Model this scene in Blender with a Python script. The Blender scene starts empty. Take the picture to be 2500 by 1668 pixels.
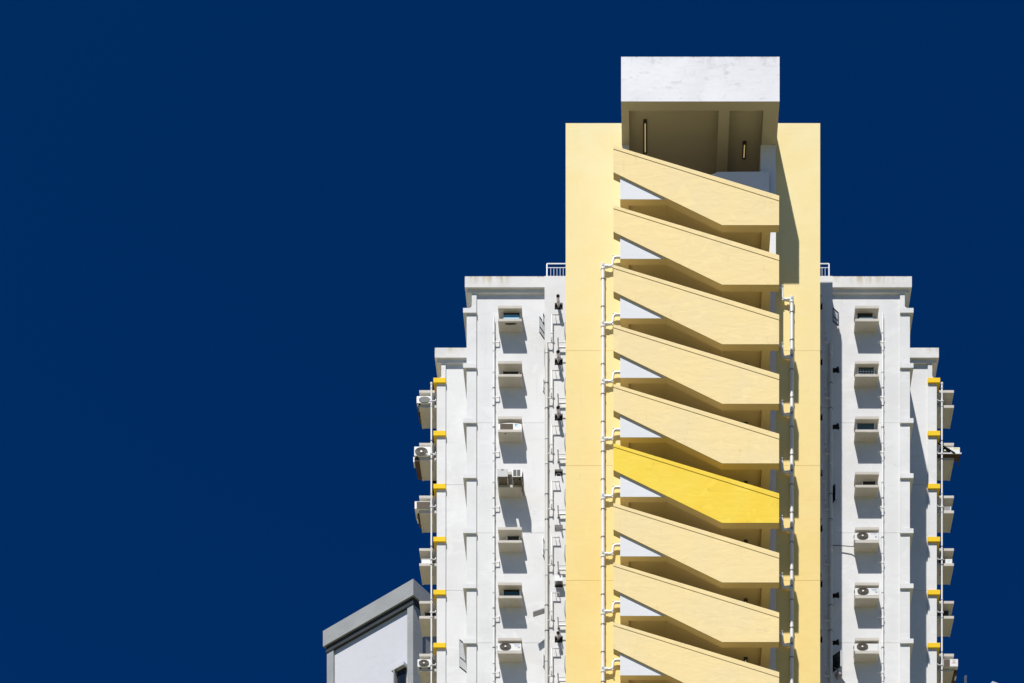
import bpy, bmesh, math, random
from mathutils import Vector
random.seed(7)
sc = bpy.context.scene
R = math.radians

# ------------------------------------------------------------------ camera
# Level view camera with a strong rise (shift), so that verticals stay parallel.
FPX, PPX, HOR, D0, EYE = 4761.0, 1584.0, 5000.0, 90.0, 1.6
cam_d = bpy.data.cameras.new("camera")
cam_d.sensor_fit = 'HORIZONTAL'
cam_d.sensor_width = 36.0
cam_d.lens = FPX / 2500.0 * 36.0
cam_d.shift_x = -(PPX - 1250.0) / 2500.0
cam_d.shift_y = (HOR - 834.0) / 2500.0
cam_d.clip_start = 0.5
cam_d.clip_end = 9000.0
cam = bpy.data.objects.new("camera", cam_d)
sc.collection.objects.link(cam)
cam.location = (0.0, -D0, EYE)
cam.rotation_euler = (R(90), 0, 0)
sc.camera = cam

# ------------------------------------------------------------------ sky and sun
SUN = Vector((-1.16, -3.29, 5.43)).normalized()        # towards the sun
elev = math.asin(SUN.z)
w = bpy.data.worlds.new("World")
sc.world = w
w.use_nodes = True
nt = w.node_tree
nt.nodes.clear()
out = nt.nodes.new("ShaderNodeOutputWorld")
bg = nt.nodes.new("ShaderNodeBackground")
sky = nt.nodes.new("ShaderNodeTexSky")
sky.sky_type = 'NISHITA'
sky.sun_disc = False
sky.sun_elevation = elev
sky.sun_rotation = math.atan2(SUN.x, SUN.y)
sky.altitude = 1500.0
sky.air_density = 0.8
sky.dust_density = 0.0
sky.ozone_density = 6.0
tint = nt.nodes.new("ShaderNodeMix")
tint.data_type = 'RGBA'
tint.blend_type = 'MULTIPLY'
tint.inputs[0].default_value = 1.0
tint.inputs[7].default_value = (0.006, 0.425, 0.675, 1.0)     # polarised, deep blue sky
nt.links.new(sky.outputs[0], tint.inputs[6])
# polarising filter: the sky is darkest in the band at right angles to the sun
geo = nt.nodes.new("ShaderNodeTexCoord")
dot = nt.nodes.new("ShaderNodeVectorMath")
dot.operation = 'DOT_PRODUCT'
dot.inputs[1].default_value = SUN
nt.links.new(geo.outputs['Generated'], dot.inputs[0])
def wmath(op, a, b):
    m_ = nt.nodes.new("ShaderNodeMath")
    m_.operation = op
    for i_, v_ in ((0, a), (1, b)):
        if isinstance(v_, (int, float)):
            m_.inputs[i_].default_value = v_
        else:
            nt.links.new(v_, m_.inputs[i_])
    return m_.outputs[0]
c2 = wmath('MULTIPLY', dot.outputs['Value'], dot.outputs['Value'])
deg = wmath('DIVIDE', wmath('SUBTRACT', 1.0, c2), wmath('ADD', 1.0, c2))      # degree of polarisation of a clear sky
comb = nt.nodes.new("ShaderNodeCombineColor")
for i_, p_ in enumerate((0.30, 0.52, 0.32)):
    nt.links.new(wmath('SUBTRACT', 1.0, wmath('MULTIPLY', deg, p_)), comb.inputs[i_])
pol = nt.nodes.new("ShaderNodeMix")
pol.data_type = 'RGBA'
pol.blend_type = 'MULTIPLY'
pol.inputs[0].default_value = 1.0
nt.links.new(tint.outputs[2], pol.inputs[6])
nt.links.new(comb.outputs[0], pol.inputs[7])
nt.links.new(pol.outputs[2], bg.inputs[0])
bg.inputs[1].default_value = 0.1
nt.links.new(bg.outputs[0], out.inputs[0])

sun_d = bpy.data.lights.new("sun", 'SUN')
sun_d.energy = 5.0
sun_d.angle = R(0.53)
sun_d.color = (1.0, 0.965, 0.91)
sun = bpy.data.objects.new("sun", sun_d)
sc.collection.objects.link(sun)
sun.location = (-60, -160, 260)
sun.rotation_euler = SUN.to_track_quat('Z', 'Y').to_euler()

sc.view_settings.view_transform = 'Standard'
sc.view_settings.look = 'None'
sc.view_settings.exposure = 0.30
sc.view_settings.gamma = 1.0
sc.view_settings.use_curve_mapping = False
sc.cycles.use_denoising = True
sc.cycles.max_bounces = 10
sc.cycles.diffuse_bounces = 6

# ------------------------------------------------------------------ measuring helpers
def X(px, y): return (px - PPX) * (D0 + y) / FPX
def Z(py, y): return EYE + (HOR - py) * (D0 + y) / FPX
H = 145.4 / FPX * D0            # storey height
XC = 1.97                       # mirror axis of the two wings

# ------------------------------------------------------------------ materials
MATS = {}
def new_mat(name):
    m = bpy.data.materials.new(name)
    m.use_nodes = True
    n = m.node_tree
    n.nodes.clear()
    o = n.nodes.new("ShaderNodeOutputMaterial")
    b = n.nodes.new("ShaderNodeBsdfPrincipled")
    n.links.new(b.outputs[0], o.inputs[0])
    MATS[name] = m
    return m, n, b

def N(n, t, **kw):
    x = n.nodes.new(t)
    for k, v in kw.items():
        if k.startswith('i_'):
            x.inputs[int(k[2:])].default_value = v
        else:
            setattr(x, k, v)
    return x

def mixc(n, fac, a, b, blend='MIX'):
    m = N(n, "ShaderNodeMix", data_type='RGBA', blend_type=blend)
    for sock, v in ((0, fac), (6, a), (7, b)):
        if isinstance(v, (int, float)):
            m.inputs[sock].default_value = v
        elif isinstance(v, tuple):
            m.inputs[sock].default_value = (*v, 1.0) if len(v) == 3 else v
        else:
            n.links.new(v, m.inputs[sock])
    return m.outputs[2]

def ramp(n, src, lo, hi, a=0.0, b=1.0, smooth=True):
    r = N(n, "ShaderNodeMapRange", interpolation_type='SMOOTHSTEP' if smooth else 'LINEAR')
    n.links.new(src, r.inputs[0])
    r.inputs[1].default_value = lo
    r.inputs[2].default_value = hi
    r.inputs[3].default_value = a
    r.inputs[4].default_value = b
    return r.outputs[0]

def noise(n, vec, scale, detail=4.0, rough=0.55, dist=0.0):
    t = N(n, "ShaderNodeTexNoise")
    n.links.new(vec, t.inputs['Vector'])
    t.inputs['Scale'].default_value = scale
    t.inputs['Detail'].default_value = detail
    t.inputs['Roughness'].default_value = rough
    t.inputs['Distortion'].default_value = dist
    return t.outputs[0]

def stretched(n, pos, s):
    m = N(n, "ShaderNodeMapping")
    m.inputs['Scale'].default_value = s
    n.links.new(pos, m.inputs[0])
    return m.outputs[0]

def math_n(n, op, a, b):
    m = N(n, "ShaderNodeMath", operation=op)
    for i, v in ((0, a), (1, b)):
        if isinstance(v, (int, float)):
            m.inputs[i].default_value = v
        else:
            n.links.new(v, m.inputs[i])
    return m.outputs[0]

def plaster(name, col, alt, blotch=0.5, streak=0.35, bump=0.35, rough=0.82, top=None, stain=(0.50, 0.42, 0.22), patch=None, height_tone=None, wear=0.0):
    """Painted cement render: broad blotches, level trowel marks, fine wear, an optional weathered top edge."""
    m, n, b = new_mat(name)
    pos = N(n, "ShaderNodeNewGeometry").outputs['Position']
    big = noise(n, pos, 0.33, 5, 0.6, 0.4)
    lay = noise(n, stretched(n, pos, (0.8, 0.8, 4.2)), 1.1, 6, 0.62, 0.6)
    fine = noise(n, pos, 9.0, 5, 0.7)
    c = mixc(n, math_n(n, 'MULTIPLY', ramp(n, big, 0.36, 0.66), blotch), col, alt)
    c = mixc(n, math_n(n, 'MULTIPLY', ramp(n, lay, 0.50, 0.72), streak), c, tuple(v * 0.86 for v in col))
    c = mixc(n, math_n(n, 'MULTIPLY', ramp(n, fine, 0.60, 0.80), 0.20), c, tuple(v * 0.82 for v in col))
    if wear:                                          # rain runs, hairline cracks and touched-up patches
        runs = noise(n, stretched(n, pos, (4.5, 4.5, 0.30)), 1.0, 6, 0.7, 0.4)
        gate = ramp(n, noise(n, pos, 0.55, 3, 0.5), 0.46, 0.66)
        c = mixc(n, math_n(n, 'MULTIPLY', math_n(n, 'MULTIPLY', ramp(n, runs, 0.52, 0.78), gate), 0.32 * wear), c, tuple(v * 0.62 for v in col))
        vor = N(n, "ShaderNodeTexVoronoi", feature='DISTANCE_TO_EDGE')
        wob = N(n, "ShaderNodeVectorMath", operation='ADD')
        nz = N(n, "ShaderNodeTexNoise")
        n.links.new(pos, nz.inputs['Vector'])
        nz.inputs['Scale'].default_value = 1.8
        nz.inputs['Detail'].default_value = 5
        n.links.new(pos, wob.inputs[0])
        n.links.new(nz.outputs[1], wob.inputs[1])
        n.links.new(wob.outputs[0], vor.inputs['Vector'])
        vor.inputs['Scale'].default_value = 0.42
        crack = math_n(n, 'MULTIPLY', ramp(n, vor.outputs[0], 0.0, 0.010, 1.0, 0.0), ramp(n, noise(n, pos, 0.8, 4, 0.6), 0.52, 0.64))
        c = mixc(n, math_n(n, 'MULTIPLY', crack, 0.28 * wear), c, tuple(v * 0.55 for v in col))
        pt = noise(n, stretched(n, pos, (1.0, 1.0, 1.6)), 0.95, 3, 0.45, 1.2)
        c = mixc(n, math_n(n, 'MULTIPLY', ramp(n, pt, 0.60, 0.64), 0.30 * wear), c, tuple(min(1.0, v * 1.07 + 0.015) for v in col))
        dirt = noise(n, stretched(n, pos, (1.2, 1.2, 3.4)), 2.3, 7, 0.72, 1.0)
        c = mixc(n, math_n(n, 'MULTIPLY', ramp(n, dirt, 0.58, 0.74), 0.30 * wear), c, tuple(v * 0.80 for v in col))
    if height_tone:                                          # second, paler colour, patchy, more of it higher up
        zf = N(n, "ShaderNodeSeparateXYZ")
        n.links.new(pos, zf.inputs[0])
        fz = ramp(n, zf.outputs[2], height_tone[0], height_tone[1], 0.0, 1.0, False)
        fz = math_n(n, 'MULTIPLY', fz, ramp(n, noise(n, pos, 0.5, 5, 0.6, 0.5), 0.25, 0.75, 0.65, 1.15))
        c = mixc(n, fz, c, height_tone[2])
    if patch:
        pn = noise(n, stretched(n, pos, (1.0, 1.0, 1.9)), 1.35, 8, 0.68, 0.8)
        c = mixc(n, math_n(n, 'MULTIPLY', ramp(n, pn, 0.53, 0.70), 0.75), c, patch)
        sp = noise(n, pos, 6.5, 6, 0.75, 0.5)
        c = mixc(n, math_n(n, 'MULTIPLY', ramp(n, sp, 0.64, 0.72), 0.45), c, tuple(v * 0.62 for v in patch))
    if top is not None:
        z = N(n, "ShaderNodeSeparateXYZ")
        n.links.new(pos, z.inputs[0])
        run = noise(n, stretched(n, pos, (2.6, 2.6, 0.35)), 1.0, 6, 0.65, 0.3)
        h = ramp(n, z.outputs[2], top - 0.62, top + 0.02)
        k = math_n(n, 'MULTIPLY', ramp(n, run, 0.47, 0.72), h)
        c = mixc(n, math_n(n, 'MULTIPLY', k, 0.75), c, stain)
        edge = math_n(n, 'MULTIPLY', ramp(n, z.outputs[2], top - 0.10, top), ramp(n, noise(n, pos, 5.0, 5, 0.7), 0.45, 0.68))
        c = mixc(n, math_n(n, 'MULTIPLY', edge, 0.6), c, (0.22, 0.21, 0.18))
    n.links.new(c, b.inputs['Base Color'])
    b.inputs['Roughness'].default_value = rough
    b.inputs['Specular IOR Level'].default_value = 0.25
    hsum = math_n(n, 'ADD', math_n(n, 'MULTIPLY', noise(n, stretched(n, pos, (0.9, 0.9, 2.4)), 1.7, 5, 0.55, 0.7), 1.0),
                  math_n(n, 'MULTIPLY', noise(n, pos, 22.0, 4, 0.7), 0.10))
    bp = N(n, "ShaderNodeBump")
    bp.inputs['Strength'].default_value = bump
    bp.inputs['Distance'].default_value = 0.05
    n.links.new(hsum, bp.inputs['Height'])
    n.links.new(bp.outputs[0], b.inputs['Normal'])
    return m

def simple(name, col, rough=0.5, metal=0.0, spec=0.5, var=0.25, scale=6.0, emit=None):
    m, n, b = new_mat(name)
    pos = N(n, "ShaderNodeNewGeometry").outputs['Position']
    t = noise(n, pos, scale, 5, 0.65)
    c = mixc(n, math_n(n, 'MULTIPLY', ramp(n, t, 0.42, 0.72), var), col, tuple(v * 0.62 for v in col))
    n.links.new(c, b.inputs['Base Color'])
    b.inputs['Roughness'].default_value = rough
    b.inputs['Metallic'].default_value = metal
    b.inputs['Specular IOR Level'].default_value = spec
    if emit:
        b.inputs['Emission Color'].default_value = (*emit[0], 1)
        b.inputs['Emission Strength'].default_value = emit[1]
    return m

plaster('wall_white', (0.700, 0.699, 0.699), (0.628, 0.626, 0.624), 0.85, 0.34, 0.10, wear=1.0)
plaster('ledge_white', (0.590, 0.555, 0.505), (0.50, 0.465, 0.41), 0.8, 0.35, 0.10, wear=1.0)
plaster('fascia_white', (0.700, 0.694, 0.686), (0.61, 0.595, 0.57), 0.8, 0.35, 0.14, top=89.9, stain=(0.40, 0.33, 0.15), wear=1.0)
plaster('canopy_white', (0.765, 0.765, 0.792), (0.665, 0.665, 0.69), 0.7, 0.4, 0.12, patch=(0.50, 0.502, 0.52), top=Z(138.8, 0), stain=(0.50, 0.49, 0.48))
plaster('tower_cream', (0.800, 0.600, 0.225), (0.812, 0.640, 0.275), 0.8, 0.16, 0.10, height_tone=(72.0, 95.0, (0.825, 0.715, 0.400)), wear=0.8)
plaster('stair_cream', (0.840, 0.660, 0.325), (0.800, 0.645, 0.350), 1.0, 0.30, 0.22, wear=1.2)
plaster('stair_yellow', (0.845, 0.622, 0.072), (0.835, 0.575, 0.045), 1.0, 0.28, 0.20, wear=1.3)
plaster('soffit_cream', (0.530, 0.425, 0.225), (0.50, 0.40, 0.22), 0.5, 0.2, 0.10)  # stair cream darkened for undersides, with shade put into the colour
plaster('soffit_grey', (0.450, 0.415, 0.345), (0.42, 0.39, 0.33), 0.5, 0.2, 0.10)  # canopy underside darkened, part of its shade is in this colour
plaster('panel_white', (0.705, 0.712, 0.735), (0.66, 0.667, 0.69), 0.6, 0.2, 0.12)
plaster('yellow_trim', (0.830, 0.545, 0.010), (0.81, 0.52, 0.012), 0.4, 0.12, 0.08)
plaster('joint_pale', (0.80, 0.72, 0.60), (0.66, 0.55, 0.40), 0.6, 0.3, 0.1)
plaster('joint_grey', (0.50, 0.49, 0.47), (0.42, 0.42, 0.41), 0.6, 0.3, 0.1)
plaster('neighbour_grey', (0.300, 0.310, 0.315), (0.355, 0.362, 0.362), 0.9, 0.35, 0.15)
plaster('neighbour_white', (0.60, 0.605, 0.64), (0.56, 0.565, 0.60), 0.6, 0.3, 0.15)
plaster('neighbour_shade', (0.035, 0.040, 0.045), (0.05, 0.055, 0.06), 0.8, 0.3, 0.1)  # near-black: the shade below the fascia is put into the step's colour
simple('pipe_white', (0.76, 0.76, 0.755), 0.35, 0, 0.5, 0.15, 3.0)
simple('pipe_cream', (0.62, 0.61, 0.55), 0.5, 0, 0.4, 0.2, 3.0)
simple('clamp_grey', (0.20, 0.20, 0.20), 0.5, 0.5, 0.5, 0.3)
simple('metal_white', (0.70, 0.71, 0.72), 0.4, 0, 0.5, 0.1)
simple('steel', (0.52, 0.47, 0.43), 0.28, 1.0, 0.5, 0.35, 9.0)
simple('black_plastic', (0.007, 0.007, 0.008), 0.7, 0, 0.1, 0.3)
simple('dark_frame', (0.035, 0.038, 0.040), 0.35, 0.6, 0.5, 0.2)
simple('rust', (0.10, 0.065, 0.045), 0.8, 0.2, 0.3, 0.5, 14.0)
simple('ac_white', (0.72, 0.72, 0.70), 0.42, 0, 0.4, 0.18, 5.0)
simple('ac_grey', (0.45, 0.45, 0.46), 0.5, 0, 0.4, 0.25, 5.0)
simple('ac_shell_old', (0.16, 0.135, 0.105), 0.7, 0, 0.3, 0.6, 7.0)
simple('louver_brown', (0.215, 0.175, 0.135), 0.6, 0, 0.3, 0.4, 12.0)
simple('fan_dark', (0.050, 0.043, 0.038), 0.55, 0, 0.35, 0.3, 12.0)
simple('hub_white', (0.80, 0.79, 0.77), 0.4, 0, 0.4, 0.1)
simple('print_blue', (0.10, 0.24, 0.55), 0.5, 0, 0.4, 0.1)
simple('print_cyan', (0.05, 0.45, 0.80), 0.5, 0, 0.4, 0.1)
simple('print_navy', (0.02, 0.05, 0.16), 0.5, 0, 0.4, 0.1)
simple('print_red', (0.42, 0.03, 0.03), 0.5, 0, 0.4, 0.1)
simple('print_yellow', (0.75, 0.66, 0.08), 0.5, 0, 0.4, 0.1)
simple('glass_blue', (0.035, 0.095, 0.135), 0.08, 0, 0.6, 0.25, 2.5)
simple('glass_dark', (0.010, 0.016, 0.022), 0.06, 0, 0.6, 0.3, 2.0)
simple('glass_teal', (0.035, 0.075, 0.075), 0.08, 0, 0.6, 0.3, 2.0)
simple('sheet_blue', (0.13, 0.36, 0.50), 0.4, 0, 0.5, 0.3, 2.5)
simple('sheet_pale', (0.20, 0.30, 0.30), 0.4, 0, 0.5, 0.4, 8.0)
simple('dark_brown', (0.055, 0.048, 0.040), 0.9, 0, 0.1, 0.6, 9.0)  # plain dark brown for opening backs, recessed panels and the damaged patch
simple('lamp_housing', (0.030, 0.027, 0.022), 0.5, 0, 0.4, 0.2)
simple('lamp_tube', (0.80, 0.74, 0.56), 0.4, 0, 0.4, 0.0, emit=((1.0, 0.72, 0.32), 0.26))
simple('bag_clear', (0.22, 0.20, 0.20), 0.25, 0, 0.5, 0.5, 14.0)

def glass_pane(name, col, alpha):
    m, n, b = new_mat(name)
    pos = N(n, "ShaderNodeNewGeometry").outputs['Position']
    t = noise(n, pos, 1.5, 3, 0.5)
    n.links.new(mixc(n, ramp(n, t, 0.3, 0.7), col, tuple(v * 0.8 for v in col)), b.inputs['Base Color'])
    b.inputs['Roughness'].default_value = 0.03
    b.inputs['Alpha'].default_value = alpha
    return m
glass_pane('glass_clear', (0.50, 0.56, 0.58), 0.30)

def ground_mats():
    m, n, b = new_mat('bounce_paving')
    pos = N(n, "ShaderNodeNewGeometry").outputs['Position']
    br = N(n, "ShaderNodeTexBrick")
    n.links.new(pos, br.inputs['Vector'])
    br.inputs['Color1'].default_value = (0.245, 0.222, 0.088, 1)
    br.inputs['Color2'].default_value = (0.225, 0.205, 0.082, 1)
    br.inputs['Mortar'].default_value = (0.15, 0.135, 0.06, 1)
    br.inputs['Scale'].default_value = 1.6
    br.inputs['Mortar Size'].default_value = 0.01
    t = noise(n, pos, 0.08, 5, 0.6)
    c = mixc(n, math_n(n, 'MULTIPLY', ramp(n, t, 0.35, 0.7), 0.3), br.outputs[0], (0.18, 0.165, 0.07))
    n.links.new(c, b.inputs['Base Color'])
    b.inputs['Roughness'].default_value = 0.9
    m, n, b = new_mat('far_ground')
    pos = N(n, "ShaderNodeNewGeometry").outputs['Position']
    t = noise(n, pos, 0.02, 6, 0.6)
    c = mixc(n, ramp(n, t, 0.4, 0.6), (0.062, 0.082, 0.040), (0.085, 0.082, 0.075))
    n.links.new(c, b.inputs['Base Color'])
    b.inputs['Roughness'].default_value = 0.95
ground_mats()

# ------------------------------------------------------------------ mesh helpers
ORIGIN = {}
class MB:
    def __init__(self):
        self.v, self.f, self.sm = [], [], []
    def poly(self, vs, fs, smooth=False):
        b = len(self.v)
        self.v += [tuple(p) for p in vs]
        self.f += [tuple(b + i for i in f) for f in fs]
        self.sm += [smooth] * len(fs)
        return self
    def box(self, x0, x1, y0, y1, z0, z1):
        x0, x1 = min(x0, x1), max(x0, x1)
        y0, y1 = min(y0, y1), max(y0, y1)
        z0, z1 = min(z0, z1), max(z0, z1)
        return self.poly([(x0, y0, z0), (x1, y0, z0), (x1, y1, z0), (x0, y1, z0), (x0, y0, z1), (x1, y0, z1), (x1, y1, z1), (x0, y1, z1)],
                         [(0, 3, 2, 1), (4, 5, 6, 7), (0, 1, 5, 4), (1, 2, 6, 5), (2, 3, 7, 6), (3, 0, 4, 7)])
    def prism(self, pts, y0, y1):                      # outline in (x, z), pushed along y
        k = len(pts)
        vs = [(x, y0, z) for x, z in pts] + [(x, y1, z) for x, z in pts]
        return self.poly(vs, [tuple(range(k)), tuple(range(2 * k - 1, k - 1, -1))] + [(i, (i + 1) % k, k + (i + 1) % k, k + i) for i in range(k)])
    def plan(self, pts, z0, z1):                       # outline in (x, y), pushed along z
        k = len(pts)
        vs = [(x, y, z0) for x, y in pts] + [(x, y, z1) for x, y in pts]
        return self.poly(vs, [tuple(range(k)), tuple(range(2 * k - 1, k - 1, -1))] + [(i, (i + 1) % k, k + (i + 1) % k, k + i) for i in range(k)])
    def tube(self, path, r, n=10, caps=True, r_end=None):
        path = [Vector(p) for p in path]
        rings = []
        up = Vector((0.13, 0.21, 0.97)).normalized()
        for i, p in enumerate(path):
            a = path[max(i - 1, 0)]
            c = path[min(i + 1, len(path) - 1)]
            t = (c - a).normalized()
            if abs(t.dot(up)) > 0.95:
                up2 = Vector((1, 0.1, 0)).normalized()
            else:
                up2 = up
            u = t.cross(up2).normalized()
            v = t.cross(u).normalized()
            s = 1.0
            if 0 < i < len(path) - 1:
                d1, d2 = (p - a).normalized(), (c - p).normalized()
                s = 1.0 / max(0.6, math.cos(math.acos(max(-1, min(1, d1.dot(d2)))) / 2))
            rr = r if r_end is None else r + (r_end - r) * i / (len(path) - 1)
            rings.append([p + (u * math.cos(q) + v * math.sin(q)) * rr * (1 + (s - 1) * 0.5) for q in [2 * math.pi * j / n for j in range(n)]])
        # keep neighbouring rings untwisted
        for i in range(1, len(rings)):
            best = min(range(n), key=lambda k: sum((rings[i][(j + k) % n] - rings[i - 1][j] - (path[i] - path[i - 1])).length for j in range(0, n, 3)))
            rings[i] = [rings[i][(j + best) % n] for j in range(n)]
        vs = [q for ring in rings for q in ring]
        fs = [(i * n + j, i * n + (j + 1) % n, (i + 1) * n + (j + 1) % n, (i + 1) * n + j) for i in range(len(rings) - 1) for j in range(n)]
        self.poly(vs, fs, True)
        if caps:
            self.poly(rings[0], [tuple(range(n))])
            self.poly(rings[-1], [tuple(range(n))])
        return self
    def disc(self, cx, y, cz, rx, rz, depth, n=28):     # elliptical plate facing -y
        return self.prism([(cx + rx * math.cos(2 * math.pi * j / n), cz + rz * math.sin(2 * math.pi * j / n)) for j in range(n)], y, y + depth)
    def ring(self, cx, y, cz, rx, rz, wd, depth, n=28):
        o = [(math.cos(2 * math.pi * j / n), math.sin(2 * math.pi * j / n)) for j in range(n)]
        vs = []
        for yy in (y, y + depth):
            vs += [(cx + rx * c, yy, cz + rz * s) for c, s in o]
            vs += [(cx + (rx - wd) * c, yy, cz + (rz - wd) * s) for c, s in o]
        fs = []
        for j in range(n):
            k = (j + 1) % n
            fs += [(j, k, n + k, n + j), (2 * n + j, 3 * n + j, 3 * n + k, 2 * n + k), (j, 2 * n + j, 2 * n + k, k), (n + j, n + k, 3 * n + k, 3 * n + j)]
        return self.poly(vs, fs)
    def build(self, name, mat, parent=None, bevel=0.0):
        xs, ys, zs = zip(*self.v)
        o = Vector(((min(xs) + max(xs)) / 2, (min(ys) + max(ys)) / 2, min(zs)))
        me = bpy.data.meshes.new(name)
        me.from_pydata([Vector(p) - o for p in self.v], [], self.f)
        me.polygons.foreach_set('use_smooth', self.sm)
        bm = bmesh.new()
        bm.from_mesh(me)
        bmesh.ops.recalc_face_normals(bm, faces=bm.faces)
        if bevel:
            bmesh.ops.remove_doubles(bm, verts=bm.verts, dist=1e-5)
            bmesh.ops.bevel(bm, geom=list(bm.edges), offset=bevel, segments=1, affect='EDGES', clamp_overlap=True)
        bm.to_mesh(me)
        bm.free()
        me.materials.append(MATS[mat])
        ob = bpy.data.objects.new(name, me)
        sc.collection.objects.link(ob)
        ob.location = o
        if parent is not None:
            ob.parent = parent
            ob.location = o - ORIGIN[parent.name]
        ORIGIN[ob.name] = o
        return ob

def tag(o, label=None, cat=None, group=None, kind=None):
    if label: o['label'] = label
    if cat: o['category'] = cat
    if group: o['group'] = group
    if kind: o['kind'] = kind
    return o

def thing(name, loc, label, cat, group=None):
    o = bpy.data.objects.new(name, None)
    sc.collection.objects.link(o)
    o.location = loc
    o.empty_display_size = 0.3
    ORIGIN[o.name] = Vector(loc)
    return tag(o, label, cat, group)

def box(name, mat, parent, x0, x1, y0, y1, z0, z1, bevel=0.0):
    return MB().box(x0, x1, y0, y1, z0, z1).build(name, mat, parent, bevel)

# ------------------------------------------------------------------ ground
g = MB().poly([(-4000, -4000, -0.004), (4000, -4000, -0.004), (4000, 4000, -0.004), (-4000, 4000, -0.004)], [(0, 1, 2, 3)]).build('ground', 'far_ground')
tag(g, 'dark green and grey ground stretching to the horizon', 'ground', kind='structure')
pz = MB().poly([(-130, -120, 0), (130, -120, 0), (130, 95, 0), (-130, 95, 0)], [(0, 1, 2, 3)]).build('bounce_pavement', 'bounce_paving')  # unseen warm ground, added to bounce sunlight up onto the undersides
tag(pz, 'unseen sand coloured square added round the blocks for warm bounce light', 'bounce_pavement', kind='structure')

# ------------------------------------------------------------------ the apartment building
B = thing('apartment_building', (XC, 10.0, 0.0), 'tall white apartment building with cream yellow stair tower and zigzag stairs', 'building')

# --- tower slab behind the stairs
YS = 3.3
JZ = [82.8 - 2 * H * i for i in range(-1, 16)]          # construction joints, every second storey
SX0, SX1, STOP = X(1381, YS), X(2002.3, YS), Z(301, YS)
def panels(name, mat, x0, x1, y0, y1, z0, z1, skip_top=None, gap=0.015, lo=40.0):
    cuts = [z for z in JZ if z0 + 0.3 < z < z1 - 0.3 and (skip_top is None or z < skip_top)]
    cuts = [z for z in cuts if z > lo]
    edges = [z1] + cuts + [z0]
    obs = []
    for a, b in zip(edges[:-1], edges[1:]):
        top = a - (gap / 2 if a != z1 else 0)
        bot = b + (gap / 2 if b != z0 else 0)
        obs.append(box(name, mat, B, x0, x1, y0, y1, bot, top))
    return obs
OX0, OX1, OZ0, OZ1 = -0.92, 5.32, 86.2, Z(247.8, 0) + 0.49    # opening of the stair head
box('tower_core', 'joint_pale', B, SX0 + 0.01, SX1 - 0.01, YS + 0.010, YS + 0.4, 0, OZ0)
box('tower_core', 'joint_pale', B, SX0 + 0.01, OX0, YS + 0.010, YS + 0.4, OZ0, STOP - 0.01)
box('tower_core', 'joint_pale', B, OX1, SX1 - 0.01, YS + 0.010, YS + 0.4, OZ0, STOP - 0.01)
box('tower_core', 'joint_pale', B, OX0, OX1, YS + 0.035, YS + 0.4, OZ1 + 0.25, STOP - 0.01)
panels('tower_panel', 'tower_cream', SX0, SX1, YS, YS + 0.04, 0, OZ0, skip_top=84)
box('tower_panel', 'tower_cream', B, SX0, OX0, YS, YS + 0.04, OZ0, STOP)
box('tower_panel', 'tower_cream', B, OX1, SX1, YS, YS + 0.04, OZ0, STOP)
box('tower_panel', 'tower_cream', B, OX0, OX1, YS, YS + 0.04, OZ1 + 0.25, STOP)
box('tower_coping', 'tower_cream', B, SX0, SX1, YS + 0.042, YS + 0.42, STOP - 0.03, STOP + 0.004)

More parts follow.
